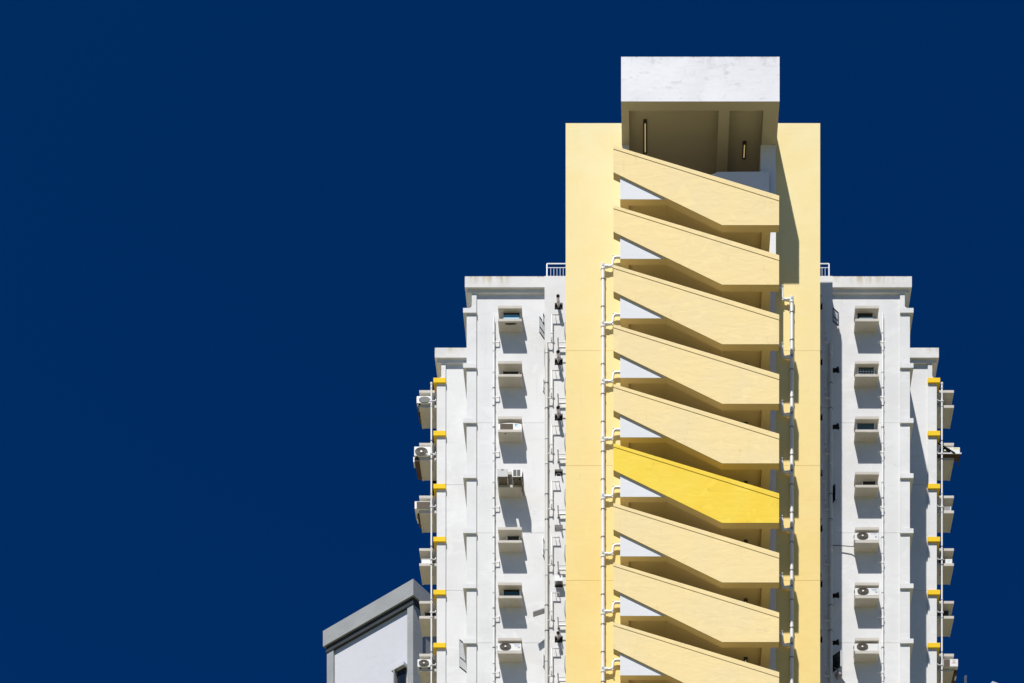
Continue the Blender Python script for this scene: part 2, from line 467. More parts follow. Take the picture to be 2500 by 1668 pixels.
# --- stair flights, landings and soffits
PT = 0.36                                             # parapet thickness
def sx(px): return X(px, 0)
def sz(py, k): return Z(py, 0) - k * H
LB, RB = 483.7, 549.7                                  # undersides of the upper (left) and lower (right) landings
SOF = 0.22
for k in range(0, 10):
    yellow = k == 5
    pm = 'stair_yellow' if yellow else 'stair_cream'
    L, Rr = sx(1497.6), sx(1902.0)
    tl, tr = sz(356.6, k), sz(478.6, k)
    gl, gr = sz(364.0, k), sz(490.6, k)
    par = MB().prism([(L, gl + 0.01), (L, sz(420.5, k)), (sx(1763), sz(RB, k)), (Rr, sz(RB, k)), (Rr, gr + 0.01)], 0.0, PT).build('stair_parapet', pm, B)
    if yellow:
        par['label'] = 'bright yellow stair parapet'
    MB().prism([(L - 0.004, gl), (Rr + 0.004, gr), (Rr + 0.004, tr), (L - 0.004, tl)], -0.018, PT + 0.03).build('coping', pm, par)
    bl, kn = (L, sz(420.5, k)), (sx(1763), sz(RB, k))
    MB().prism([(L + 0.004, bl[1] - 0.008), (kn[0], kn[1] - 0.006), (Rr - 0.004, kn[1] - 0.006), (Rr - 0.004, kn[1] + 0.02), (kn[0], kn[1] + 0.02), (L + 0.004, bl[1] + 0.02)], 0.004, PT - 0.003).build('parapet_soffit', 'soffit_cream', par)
    # white edge of the upper landing, showing as a triangle below the parapet
    MB().prism([(sx(1514), sz(LB, k) + 0.012), (sx(1514), sz(424, k)), (sx(1634), sz(LB, k) + 0.012)], 0.072, 0.30).build('landing_edge', 'panel_white', B)
    # ring beams and the recessed soffit of the landings and the front flight
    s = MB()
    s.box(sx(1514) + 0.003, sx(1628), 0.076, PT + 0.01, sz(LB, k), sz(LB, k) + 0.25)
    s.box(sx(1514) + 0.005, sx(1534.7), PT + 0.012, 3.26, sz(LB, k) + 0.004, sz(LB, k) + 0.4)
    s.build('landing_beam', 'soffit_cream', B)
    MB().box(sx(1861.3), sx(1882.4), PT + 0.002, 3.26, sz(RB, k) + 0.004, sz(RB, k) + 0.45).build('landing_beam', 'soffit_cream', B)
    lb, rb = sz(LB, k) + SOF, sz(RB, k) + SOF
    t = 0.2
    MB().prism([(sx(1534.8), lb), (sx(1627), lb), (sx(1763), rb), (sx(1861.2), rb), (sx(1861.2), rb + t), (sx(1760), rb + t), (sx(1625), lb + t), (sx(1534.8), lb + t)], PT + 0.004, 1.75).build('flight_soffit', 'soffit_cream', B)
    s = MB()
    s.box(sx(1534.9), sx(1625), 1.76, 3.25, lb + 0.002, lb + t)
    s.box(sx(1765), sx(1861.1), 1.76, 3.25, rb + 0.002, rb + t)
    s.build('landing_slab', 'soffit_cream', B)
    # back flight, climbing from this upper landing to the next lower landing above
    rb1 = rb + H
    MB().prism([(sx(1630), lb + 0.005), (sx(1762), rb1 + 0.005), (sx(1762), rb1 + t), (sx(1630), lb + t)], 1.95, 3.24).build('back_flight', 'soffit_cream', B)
    if k == 0:
        MB().box(sx(1764), sx(1886), 1.95, 3.24, rb1 + 0.003, rb1 + t).build('landing_slab', 'soffit_cream', B)
        gy = 1.8
        MB().prism([(X(1690, gy), Z(463, gy)), (X(1730, gy), Z(430, gy)), (X(1751.8, gy), Z(420, gy)), (X(1878, gy), Z(419, gy)), (X(1878, gy), Z(495, gy)), (X(1690, gy), Z(495, gy))],
                   gy, gy + 0.14).build('landing_guard', 'panel_white', B)

# --- columns at the back of the stair core
CB, CT = Z(247.8, 0), Z(138.8, 0)
box('stair_column', 'panel_white', B, 5.28, 6.0, 2.06, YS - 0.003, 0, CB - 0.002)
box('stair_column', 'panel_white', B, -1.272, -0.925, 2.06, YS - 0.004, 0, CB - 0.003)

# --- canopy over the stair head
cl, cr = sx(1516.4), sx(1903.2)
can = MB().box(cl, cr, 0.0, 0.43, CB, CT).build('canopy', 'canopy_white', B)
OB = 6.6                                              # the stair head runs back through the tower slab
for a, b in ((cl + 0.003, -0.92), (5.32, cr - 0.003)):
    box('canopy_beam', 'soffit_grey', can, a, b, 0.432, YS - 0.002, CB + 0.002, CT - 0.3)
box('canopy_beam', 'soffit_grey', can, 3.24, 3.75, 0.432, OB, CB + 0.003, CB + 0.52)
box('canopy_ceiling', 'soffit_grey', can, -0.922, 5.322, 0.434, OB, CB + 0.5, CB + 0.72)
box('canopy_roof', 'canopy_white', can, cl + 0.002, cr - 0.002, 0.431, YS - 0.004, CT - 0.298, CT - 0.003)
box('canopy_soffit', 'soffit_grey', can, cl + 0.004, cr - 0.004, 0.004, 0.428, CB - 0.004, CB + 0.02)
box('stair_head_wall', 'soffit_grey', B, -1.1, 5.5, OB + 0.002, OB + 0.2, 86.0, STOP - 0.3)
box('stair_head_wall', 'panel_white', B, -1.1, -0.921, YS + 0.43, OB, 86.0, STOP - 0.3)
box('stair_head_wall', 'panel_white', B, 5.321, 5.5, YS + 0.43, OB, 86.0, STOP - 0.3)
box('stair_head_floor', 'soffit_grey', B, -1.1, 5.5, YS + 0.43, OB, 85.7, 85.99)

# --- the two wings (mirrored about XC)
TOPB = 89.9
def wing(left):
    def m(x): return x if left else 2 * XC - x
    side = 'left' if left else 'right'
    YW, YP, YF, YPI = 7.44, 7.36, 7.2, 6.55
    zt, zb = 89.9, 89.37
    pier_x = -5.16
    # body of the wing, hidden core
    box('wing_core', 'joint_grey', B, m(-9.09), m(-2.0), YW + 0.03, 20.0, 0, 88.4)
    box('wing_core', 'joint_grey', B, m(-8.83), m(-2.0), YW + 0.031, 19.9, 88.4, zb + 0.2)
    panels('wing_panel', 'wall_white', m(-8.605), m(pier_x + 0.02), YW, YW + 0.033, 0, zb + 0.05, skip_top=84)
    # pilaster and its caps
    zc0 = Z(763.3, 7.28)
    hc = 0.23
    box('pilaster', 'wall_white', B, m(-8.84), m(-8.605), YP, 19.8, zc0 + hc + 0.001, zb - 0.05)
    MB().prism([(m(-9.05), zc0 + hc - 0.002), (m(-8.84), zc0 + hc + 0.14), (m(-8.606), zc0 + hc + 0.14), (m(-8.606), zc0 + hc - 0.002)], YP - 0.003, 19.7).build('pilaster_flare', 'wall_white', B)
    for k in range(0, 9):
        zc = zc0 - k * H
        s = MB()
        s.box(m(-9.265), m(-8.60), 7.28, YP + 0.2, zc, zc + hc)
        s.box(m(-9.265), m(-9.0), YP + 0.2, 19.9, zc, zc + hc)
        s.build('pilaster_cap', 'wall_white', B)
        low = 0 if k == 8 else zc - H + hc
        box('pilaster', 'wall_white', B, m(-9.095), m(-8.605), YP, 19.85, low, zc)
    # cornice
    co = MB()
    co.box(m(-9.17), m(pier_x + 0.02), YF, 20.3, zb, zt)
    co = co.build('cornice', 'fascia_white', B)
    box('cornice_step', 'wall_white', co, m(-9.06), m(pier_x + 0.018), YF + 0.13, 20.1, zb - 0.16, zb + 0.01)
    box('cornice_lip', 'wall_white', co, m(-9.168), m(pier_x + 0.016), YF + 0.002, YF + 0.05, zb - 0.012, zb + 0.01)
    # pier next to the stair tower, with a column of vent openings
    vx0, vx1 = -4.66, -4.26
    ptop = Z(674, YPI)
    inner = -2.6
    box('pier_core', 'joint_grey', B, m(pier_x + 0.004), m(inner - 0.02), YPI + 0.30, 19.0, 0, ptop - 0.01)
    for (a, b_) in ((pier_x, vx0), (vx1, inner)):
        panels('pier_panel', 'wall_white', m(a), m(b_), YPI, YPI + 0.30, 0, ptop, skip_top=84, gap=0.012)
    vz = [(Z(756, YPI) - k * H, Z(739.2, YPI) - k * H) for k in range(0, 9)]
    prev = ptop
    for (z0, z1) in vz:
        box('pier_panel', 'wall_white', B, m(vx0), m(vx1), YPI + 0.001, YPI + 0.298, z1, prev)
        prev = z0
    box('pier_panel', 'wall_white', B, m(vx0), m(vx1), YPI + 0.001, YPI + 0.298, 0, prev)
    return m
mL = wing(True)
mR = wing(False)

# --- vents, flues
def flue(m, k, kind):
    YPI = 6.55
    z0, z1 = Z(756, YPI) - k * H, Z(739.2, YPI) - k * H
    vx0, vx1 = -4.66, -4.26
    cx, cz = -4.47, (z0 + z1) / 2
    if kind in ('flue', 'flue_short'):
        p = box('vent_opening', 'black_plastic', B, m(vx0 + 0.004), m(vx1 - 0.004), YPI + 0.09, YPI + 0.13, z0 + 0.004, z1 - 0.004)
        y0 = YPI - (0.55 if kind == 'flue' else 0.42)
        s = MB().tube([(m(cx), YPI + 0.10, cz), (m(cx), y0, cz)], 0.078, 14, False)
        s.tube([(m(cx), y0 + 0.05, cz), (m(cx), y0 - 0.012, cz)], 0.090, 14, False)
        s.tube([(m(cx), y0 + 0.30, cz), (m(cx), y0 + 0.26, cz)], 0.088, 14, True)
        s.build('flue_pipe', 'steel', p)
    elif kind == 'fan':
        p = box('vent_opening', 'dark_brown', B, m(vx0 + 0.004), m(vx1 - 0.004), YPI + 0.14, YPI + 0.18, z0 + 0.004, z1 - 0.004)
        MB().ring(m(cx), YPI + 0.11, cz - 0.02, 0.14, 0.10, 0.03, 0.03).build('fan_ring', 'ac_grey', p)
    elif kind == 'empty':
        box('vent_opening', 'wall_white', B, m(vx0 + 0.004), m(vx1 - 0.004), YPI + 0.27, YPI + 0.29, z0 + 0.004, z1 - 0.004)
    elif kind == 'hood':
        p = box('vent_opening', 'black_plastic', B, m(vx0 + 0.004), m(vx1 - 0.004), YPI + 0.09, YPI + 0.13, z0 + 0.004, z1 - 0.004)
        MB().box(m(vx0 + 0.02), m(vx1 - 0.02), YPI - 0.32, YPI + 0.04, z0 + 0.07, z1 - 0.03).build('vent_hood', 'steel', p, 0.015)
        box('hood_plate', 'metal_white', p, m(vx0), m(vx1), YPI - 0.335, YPI - 0.322, z0 + 0.06, z1 - 0.01)
for k, kd in enumerate(['flue', 'flue', 'flue', 'fan', 'empty', 'hood', 'flue_short', 'flue']):
    flue(mL, k, kd)
for k, kd in enumerate(['flue', 'flue', 'flue', 'hood', 'flue', 'flue', 'flue', 'flue']):
    flue(mR, k, kd)

# --- thin gas pipes and drying racks on the piers
def gas_pipe(m, k, full):
    YPI = 6.55
    yo = YPI - 0.19
    dz = -(k - 1) * H
    xa, xb = X(1347.4, yo), X(1365.3, yo)
    ztop, zbot = Z(904.4, yo) + dz, Z(971, yo) + dz
    xs = X(1336, YPI - 0.12)
    s = MB()
    s.tube([(m(xs), yo + 0.03, zbot), (m(xa + 0.03), yo + 0.03, zbot)], 0.024, 8)
    s.tube([(m(xa), yo, zbot - 0.02), (m(xa), yo, ztop), (m(xb), yo, ztop), (m(xb), YPI + 0.01, ztop)], 0.025, 8)
    s.tube([(m((xa + xb) / 2), yo, ztop), (m((xa + xb) / 2), YPI + 0.01, ztop)], 0.014, 6)
    gp = s.build('gas_pipe', 'pipe_white', B)
    v = MB().tube([(m(xa - 0.02), yo - 0.03, zbot + 0.20), (m(xa - 0.02), yo - 0.03, zbot + 0.02)], 0.032, 8)
    v.build('valve', 'ac_grey', gp)
    box('pipe_clip', 'ac_grey', gp, m(xa - 0.06), m(xa + 0.07), yo - 0.03, yo + 0.02, zbot + 0.42, zbot + 0.44)

def drying_rack(m, k):
    YPI = 6.55
    z = Z(990, YPI) - (k - 1) * H
    s = MB()
    for xa in (-4.47, -3.2):
        s.tube([(m(xa), YPI + 0.01, z), (m(xa), YPI - 0.62, z)], 0.034, 8)
    rk = s.build('drying_rack', 'metal_white', B)
    for yy, rr_ in ((0.12, 0.042), (0.40, 0.020)):
        MB().tube([(m(-4.44), YPI - yy, z + 0.012), (m(-3.2), YPI - yy, z + 0.012)], rr_, 8).build('rod', 'metal_white', rk)
    s = MB().tube([(m(-4.47), YPI - 0.62, z - 0.02), (m(-4.47), YPI - 0.62, z + 0.05)], 0.03, 8)
    s.box(m(-4.53), m(-4.40), YPI - 0.03, YPI + 0.005, z - 0.07, z + 0.07)
    s.build('bracket', 'clamp_grey', rk)
    # hooked hose beside the tower
    zz = z + 0.9
    p = [(-4.02, YPI + 0.01, zz + 0.30), (-4.10, YPI - 0.18, zz + 0.36), (-4.15, YPI - 0.22, zz + 0.22), (-4.15, YPI - 0.20, zz - 0.25), (-4.12, YPI - 0.05, zz - 0.45), (-4.06, YPI + 0.01, zz - 0.5)]
    MB().tube([(m(x), y, q) for x, y, q in p], 0.026, 8).build('waste_hose', 'ac_grey', B)
for k in range(0, 8):
    gas_pipe(mL, k, True)
    gas_pipe(mR, k, True)
    drying_rack(mL, k)
    if k in (3,):
        drying_rack(mR, k)

# --- outer bays, set back
def outer(left):
    def m(x): return x if left else 2 * XC - x
    YW, YP = 11.29, 11.21
    zt, zb = 89.70, 89.19
    box('outer_core', 'joint_grey', B, m(-11.0), m(-8.5), YW + 0.03, 21.0, 0, 88.3)
    box('outer_core', 'joint_grey', B, m(-10.75), m(-8.5), YW + 0.031, 20.9, 88.3, zb + 0.2)
    panels('outer_panel', 'wall_white', m(-10.545), m(-8.9), YW, YW + 0.034, 0, zb + 0.05, skip_top=84)
    zc0, hc = 87.97, 0.235
    box('pilaster', 'wall_white', B, m(-10.77), m(-10.545), YP, 20.8, zc0 + hc + 0.001, zb - 0.05)
    MB().prism([(m(-10.96), zc0 + hc - 0.002), (m(-10.77), zc0 + hc + 0.14), (m(-10.546), zc0 + hc + 0.14), (m(-10.546), zc0 + hc - 0.002)], YP - 0.003, 20.7).build('pilaster_flare', 'wall_white', B)
    for k in range(0, 8):
        zc = zc0 - k * H
        s = MB()
        s.box(m(-11.17), m(-10.54), YP - 0.09, YP + 0.2, zc, zc + hc)
        s.box(m(-11.17), m(-10.95), YP + 0.2, 20.9, zc, zc + hc)
        s.build('yellow_cap', 'yellow_trim', B)
        low = 0 if k == 7 else zc - H + hc
        box('pilaster', 'wall_white', B, m(-11.005), m(-10.545), YP, 20.85, low, zc)
    co = MB().box(m(-11.09), m(-8.9), 11.05, 21.3, zb, zt).build('cornice', 'fascia_white', B)
    box('cornice_step', 'wall_white', co, m(-10.98), m(-8.91), 11.18, 21.1, zb - 0.16, zb + 0.01)
outer(True)
outer(False)

# --- shelves with hoods for air conditioners
def ledge(x0, x1, yf, yb, ztop, th, name):
    """A thin concrete shelf with a drip lip round its underside."""
    s = MB()
    s.box(x0, x1, yf, yb, ztop - th + 0.022, ztop)
    a, b = min(x0, x1), max(x0, x1)
    e = 0.09
    s.box(a, b, yf + 0.0015, yf + 0.07, ztop - th, ztop - th + 0.03)
    s.box(a + 0.0015, a + e, yf + 0.0715, yb, ztop - th + 0.0015, ztop - th + 0.03)
    s.box(b - e, b - 0.0015, yf + 0.0715, yb, ztop - th + 0.0015, ztop - th + 0.03)
    return s.build(name, 'ledge_white', B)

def infill(x0, x1, z0, z1, y, mat, bars=None, posts=True, frame_mat='metal_white'):
    """Glazed panel that closes the old air conditioner opening between shelf and hood."""
    s = MB()
    if posts:
        s.box(x0, x0 + 0.05, y - 0.02, y + 0.3, z0, z1 - 0.05)
        s.box(x1 - 0.05, x1, y - 0.02, y + 0.3, z0, z1 - 0.05)
    s.box(x0 + 0.051, x1 - 0.051, y, y + 0.05, z0, z0 + 0.03)
    w_ = s.build('ledge_window', frame_mat, B)
    box('pane', mat, w_, x0 + 0.052, x1 - 0.052, y + 0.02, y + 0.045, z0 + 0.031, z1 - 0.002)
    if bars:
        b = MB()
        for i in range(1, bars):
            xx = x0 + (x1 - x0) * i / bars
            b.box(xx - 0.008, xx + 0.008, y + 0.005, y + 0.018, z0 + 0.032, z1 - 0.12)
        for i in range(1, 4):
            zz = z0 + (z1 - z0 - 0.1) * i / 4
            b.box(x0 + 0.053, x1 - 0.053, y + 0.006, y + 0.017, zz - 0.007, zz + 0.007)
        b.build('grille', 'metal_white', w_)
    return w_

LZ, HZT, HZB = 87.43, 88.085, 87.95
LX0, LX1 = -7.49, -6.305
for m in (mL, mR):
    for k in range(0, 8):
        dz = -k * H
        ledge(m(LX0), m(LX1), 6.8, 7.445, LZ + dz, 0.122, 'ledge_shelf')
        ledge(m(LX0), m(LX1), 6.8, 7.445, HZT + dz, 0.135, 'ledge_hood')
def fill(m, k, fx0, fx1, y, mat, **kw):
    a, b = (LX0, LX1) if m is mL else (m(LX1), m(LX0))
    infill(a + (b - a) * fx0, a + (b - a) * fx1, LZ - k * H + 0.002, HZB - k * H + 0.02, y, mat, **kw)
fill(mL, 0, 0.18, 0.93, 7.07, 'glass_dark')
fill(mL, 1, 0.14, 0.88, 7.26, 'glass_dark', posts=True)
fill(mL, 4, 0.33, 0.90, 7.22, 'glass_dark')
fill(mL, 5, 0.18, 0.93, 7.12, 'glass_dark')
fill(mR, 0, 0.08, 0.80, 7.08, 'glass_dark')
fill(mR, 1, 0.12, 0.84, 7.02, 'glass_teal', bars=6)
fill(mR, 2, 0.07, 0.86, 7.06, 'glass_blue')
fill(mR, 3, 0.32, 0.93, 7.24, 'glass_dark')
# rounded blinds standing just behind the panes
def blind(m, k, fx0, fx1, y, mat, h):
    a, b = (LX0, LX1) if m is mL else (m(LX1), m(LX0))
    x0, x1 = a + (b - a) * fx0, a + (b - a) * fx1
    z0 = LZ - k * H + 0.035
    r = 0.10
    pts = [(x0, z0), (x1, z0)] + [(x1 - r + r * math.cos(q), z0 + h - r + r * math.sin(q)) for q in (0, 0.4, 0.8, 1.2, 1.57)] \
        + [(x0 + r + r * math.cos(q), z0 + h - r + r * math.sin(q)) for q in (1.57, 1.97, 2.37, 2.77, 3.14)]
    MB().prism(pts, y, y + 0.015).build('window_sheet', mat, B)
blind(mL, 0, 0.225, 0.885, 6.98, 'sheet_blue', 0.33)
blind(mL, 5, 0.235, 0.87, 7.03, 'glass_teal', 0.32)
blind(mR, 0, 0.16, 0.78, 6.99, 'sheet_pale', 0.225)
# damaged patch under the top left shelf
s = MB()
zz = LZ - 0.122 + 0.018
pts = []
for i in range(22):
    q = 2 * math.pi * i / 22
    pts.append((-6.86 + 0.30 * math.cos(q) * (1 + random.uniform(-0.12, 0.12)), 6.97 + 0.06 * math.sin(q) * (1 + random.uniform(-0.25, 0.25))))
s.plan(pts, zz, zz + 0.006)
s.build('spalled_patch', 'dark_brown', B)
s = MB()
s.plan([(-7.13 + 0.045 * math.cos(2 * math.pi * i / 12), 6.93 + 0.03 * math.sin(2 * math.pi * i / 12)) for i in range(12)], zz - 2 * H, zz - 2 * H + 0.006)
s.build('drain_hole', 'black_plastic', B)

# platforms at the far sides
PX0, PX1 = -11.97, -10.99
PLZ, PHT = 87.27, 88.05
for m in (mL, mR):
    for k in range(0, 7):
        dz = -k * H
        ledge(m(PX0), m(PX1), 11.7, 13.03, PLZ + dz, 0.135, 'ledge_shelf')
        ledge(m(PX0), m(PX1), 11.7, 13.03, PHT + dz, 0.13, 'ledge_hood')
def pfill(m, k, xa, xb, y, mat, h=0.5, bars=None):
    a, b = sorted((m(xa), m(xb)))
    infill(a, b, PLZ - k * H + 0.002, PLZ - k * H + h, y, mat, bars=bars)
pfill(mL, 4, -11.80, -11.02, 12.35, 'glass_dark', 0.66)
pfill(mL, 3, -11.75, -11.02, 12.6, 'dark_brown', 0.66)
pfill(mR, 4, -11.82, -11.02, 12.2, 'glass_dark', 0.66)
pfill(mR, 0, -11.75, -11.02, 12.6, 'dark_brown', 0.66)
pfill(mR, 3, -11.75, -11.02, 12.5, 'dark_brown', 0.66)

# --- casement windows standing open
def casement(hx, hy, fx, fy, z0, z1, glass='glass_clear', frame='dark_frame', t=0.05, mid=True):
    h, f = Vector((hx, hy, 0)), Vector((fx, fy, 0))
    d = (f - h)
    L = d.length
    d.normalize()
    nrm = Vector((-d.y, d.x, 0)) * 0.02
    def bar(s, a, b, za, zb, off=1.0):
        p, q = h + d * a, h + d * b
        n_ = nrm * off
        s.plan([(p.x - n_.x, p.y - n_.y), (q.x - n_.x, q.y - n_.y), (q.x + n_.x, q.y + n_.y), (p.x + n_.x, p.y + n_.y)], za, zb)
    s = MB()
    bar(s, 0, t, z0, z1)
    bar(s, t, L - t, z0, z0 + t * 0.8)
    bar(s, t, L - t, z1 - t * 0.8, z1)
    if mid:
        bar(s, t, L - t, z0 + (z1 - z0) * 0.36, z0 + (z1 - z0) * 0.36 + t * 0.5)
    w_ = s.build('casement_window', frame, B)
    s = MB()
    bar(s, L - t, L, z0, z1, 1.02)
    s.build('stile', 'metal_white' if frame != 'black_plastic' else frame, w_)
    s = MB()
    bar(s, t * 0.9, L - t * 0.9, z0 + 0.01, z1 - 0.01, 0.15)
    s.build('pane', glass, w_)
    return w_
casement(-5.16, 7.28, -5.45, 6.75, 86.75, 87.54)
casement(-5.16, 7.20, -5.28, 6.85, 87.35, 87.80, mid=False)
casement(-5.16, 7.30, -5.26, 6.95, 86.75 - H, 87.35 - H)
casement(-5.16, 7.28, -5.26, 6.75, 86.70 - 4 * H, 87.56 - 4 * H)
casement(-5.16, 7.28, -5.25, 6.85, 86.75 - 6 * H, 87.35 - 6 * H, 'glass_dark')
casement(9.10, 6.70, 9.45, 7.02, 87.25, 87.92)
casement(9.10, 7.25, 9.31, 6.85, 86.8 - 3 * H, 87.6 - 3 * H, 'glass_dark')
casement(9.10, 7.25, 9.56, 6.75, 86.65 - 6 * H, 87.45 - 6 * H, 'glass_dark')
casement(-9.09, 11.0, -9.32, 10.2, Z(893, 10.2), Z(843, 10.2), 'glass_clear')
casement(-9.09, 9.6, -9.63, 8.9, Z(1628, 8.9), Z(1560, 8.9), 'glass_clear')
casement(13.03, 9.9, 13.24, 8.6, Z(1153, 8.6), Z(1110, 8.6), 'glass_dark', 'dark_frame')
casement(13.03, 9.9, 13.26, 9.2, Z(1720, 9.0), Z(1632, 9.0), 'glass_dark', 'dark_frame')
casement(-11.0, 13.6, -11.45, 13.1, Z(1215, 13.1), Z(1146, 13.1), 'glass_dark', 'black_plastic')
casement(14.95, 13.4, 15.17, 13.1, Z(1460, 13.1), Z(1410, 13.1), 'glass_dark', 'black_plastic')
# top-hung sash seen edge on
s = MB()
s.poly([(-5.15, 6.72, 73.05), (-5.74, 6.62, 72.78), (-5.74, 6.86, 72.70), (-5.15, 6.96, 72.97), (-5.15, 6.72, 73.01), (-5.74, 6.62, 72.74), (-5.74, 6.86, 72.66), (-5.15, 6.96, 72.93)],
       [(0, 1, 2, 3), (7, 6, 5, 4), (0, 4, 5, 1), (1, 5, 6, 2), (2, 6, 7, 3), (3, 7, 4, 0)])
s.build('top_hung_sash', 'ac_grey', B)
# dark flue caps on the side of the right pier
for (py, k_) in ((905, 0), (1043, 1), (1455, 4), (1570, 5)):
    y = 6.95
    zc = Z(py, y)
    a = MB().tube([(9.10, y, zc), (9.32, y - 0.02, zc), (9.42, y - 0.05, zc)], 0.09, 12, True)
    a.tube([(9.36, y - 0.03, zc), (9.45, y - 0.06, zc)], 0.125, 12, True)
    a.build('flue_cap', 'black_plastic', B)

# ------------------------------------------------------------------ roof railings
def railing(m, label):
    y = 8.2
    ztop = Z(645, y)
    a, b = m(-5.13), m(-2.4)
    r = thing('roof_railing', ((a + b) / 2, y, TOPB), label, 'railing', 'white railings on the roof')
    box('post', 'metal_white', r, a - 0.030, a + 0.030, y - 0.030, y + 0.030, TOPB, ztop)
    c = m(-3.7)
    lo, hi = min(a, b), max(a, b)
    box('top_rail', 'metal_white', r, lo, hi, y - 0.020, y + 0.020, ztop + 0.002, ztop + 0.034)
    box('lower_rail', 'metal_white', r, lo, hi, y - 0.010, y + 0.010, ztop - 0.19, ztop - 0.172)
    sgn = 1 if b > a else -1
    for i in range(1, 14):
        xx = a + sgn * (0.035 + 0.157 * i)
        box('baluster', 'metal_white', r, xx - 0.008, xx + 0.008, y - 0.008, y + 0.008, TOPB, ztop - 0.191)
railing(mL, 'short white metal roof railing left of the cream tower')
railing(mR, 'short white metal roof railing right of the cream tower')

# ------------------------------------------------------------------ tube lights
def tube_light(x, y0, y1, z, label, junction=False):
    t = thing('tube_light', (x, (y0 + y1) / 2, z), label, 'lamp', 'tube lights under the stairs')
    MB().box(x - 0.085, x + 0.085, y0, y1, z - 0.08, z - 0.002).build('housing', 'lamp_housing', t, 0.02)
    MB().tube([(x, y0 + 0.14, z - 0.095), (x, y1 - 0.14, z - 0.095)], 0.028, 10).build('tube', 'lamp_tube', t)
    if junction:
        box('junction_box', 'lamp_housing', t, x - 0.11, x + 0.11, y0 - 0.24, y0 - 0.03, z - 0.07, z - 0.002)
tube_light(-0.17, 1.32, 2.95, CB + 0.5, 'long tube light under the canopy on its left side')
tube_light(4.54, 2.35, 3.22, CB + 0.5, 'short tube light with junction box under the canopy on its right side')
words_ = ['', '', 'fourth', 'fifth', 'bright yellow', 'seventh', 'eighth', 'ninth']
for k in range(2, 8):
    zl = sz(RB, k) + SOF
    tube_light(4.54, 1.26, 1.74, zl, f'dark end of a tube light just above the {words_[k]} stair parapet' + ('' if k == 4 else ' from the top'))

# ------------------------------------------------------------------ drainpipes
def arc_path(pts, r=0.09, n=4):
    """Round the corners of a path."""
    out_ = [Vector(pts[0])]
    for i in range(1, len(pts) - 1):
        a, b, c = Vector(pts[i - 1]), Vector(pts[i]), Vector(pts[i + 1])
        d1, d2 = (a - b), (c - b)
        rr = min(r, d1.length * 0.48, d2.length * 0.48)
        p, q = b + d1.normalized() * rr, b + d2.normalized() * rr
        for j in range(n + 1):
            t = j / n
            out_.append(p * (1 - t) ** 2 + b * 2 * t * (1 - t) + q * t * t)
    out_.append(Vector(pts[-1]))
    return out_

def clamp(s, x, y, z, r, wall_y):
    s.tube([(x, y, z - 0.018), (x, y, z + 0.018)], r + 0.016, 12)
    s.box(x - 0.02, x + 0.02, y, wall_y, z - 0.012, z + 0.012)

def tower_pipe(left):
    yp, rp, rb = YS - 0.15, 0.088, 0.064
    px = 1471.8 if left else 1932.9
    x = X(px, yp)
    ztop = Z(648 if left else 731, yp)
    t = thing('drainpipe', (x, yp, 0), 'thick white drainpipe with s-shaped branches on the tower ' + ('left' if left else 'right') + ' of the stairs', 'drainpipe', 'white drainpipes')
    MB().tube([(x, yp, 0.0), (x, yp, ztop)], rp, 14).build('pipe', 'pipe_white', t)
    z0 = Z(628.5 if left else 702, yp)
    zj = Z(651 if left else 732, yp)
    for k in range(0, 9):
        dz = -k * H
        s = MB()
        if left:
            p = [(X(1516, yp), yp, z0 + dz), (X(1497.5, yp), yp, z0 + dz), (X(1495.5, yp), yp, zj + dz), (x, yp, zj + dz)]
        else:
            p = [(X(1896, yp), yp, z0 + dz), (X(1909, yp), yp, z0 + dz), (X(1910.5, yp), yp, zj + dz), (x, yp, zj + dz)]
        s.tube(arc_path(p, 0.14), rb, 10)
        for (i, q) in ((1, p[1]), (2, p[2])):
            s.box(q[0] - 0.03, q[0] + 0.03, q[1] - 0.075, q[1] + 0.02, q[2] - 0.02 + (0.05 if i == 1 else -0.05), q[2] + 0.02 + (0.05 if i == 1 else -0.05))
        s.tube([(x, yp, zj + dz - 0.16), (x, yp, zj + dz + 0.10)], rp + 0.022, 14)
        sg = -1 if not left else 1
        s.tube([(x + sg * 0.10, yp, zj + dz), (x + sg * 0.24, yp, zj + dz)], rb + 0.018, 10)
        s.build('branch', 'pipe_white', t)
        for off in (0.62, 1.95):
            c = MB()
            clamp(c, x, yp, zj + dz - off, rp, YS)
            c.build('clamp', 'clamp_grey', t)
        MB().box(x - 0.035, x + 0.035, yp - rp - 0.035, yp - rp + 0.01, zj + dz - 0.05, zj + dz + 0.05).build('access_cap', 'clamp_grey', t)
tower_pipe(True)
tower_pipe(False)

def plain_pipe(x, y, wall_y, ztop, r, label, mat='pipe_white', cl=(0.45, 1.55), base=None, branch=None, cap=False, n=9):
    t = thing('drainpipe', (x, y, 0), label, 'drainpipe', 'white drainpipes')
    MB().tube([(x, y, 0), (x, y, ztop)], r, 12).build('pipe', mat, t)
    if cap:
        MB().tube([(x, y, ztop - 0.02), (x, y, ztop + 0.03), (x, y, ztop + 0.06)], r + 0.02, 12, True).build('cap', mat, t)
    b0 = base if base is not None else ztop
    for k in range(0, n):
        for c in cl:
            zc = b0 - c - k * H
            if zc > ztop - 0.05:
                continue
            s = MB()
            clamp(s, x, y, zc, r, wall_y)
            s.build('clamp', 'clamp_grey' if k % 2 else 'metal_white', t)
        if branch:
            zb_ = b0 - branch[1] - k * H
            s = MB().tube(arc_path([(x - 0.09 * (1 if branch[0] > 0 else -1), y, zb_), (x + branch[0], y, zb_), (x + branch[0], y, zb_ + 0.10), (x + branch[0] * 1.05, wall_y, zb_ + 0.12)], 0.05), 0.022, 8)
            s.tube([(x, y, zb_ - 0.06), (x, y, zb_ + 0.05)], r + 0.014, 12)
            s.build('branch', mat, t)
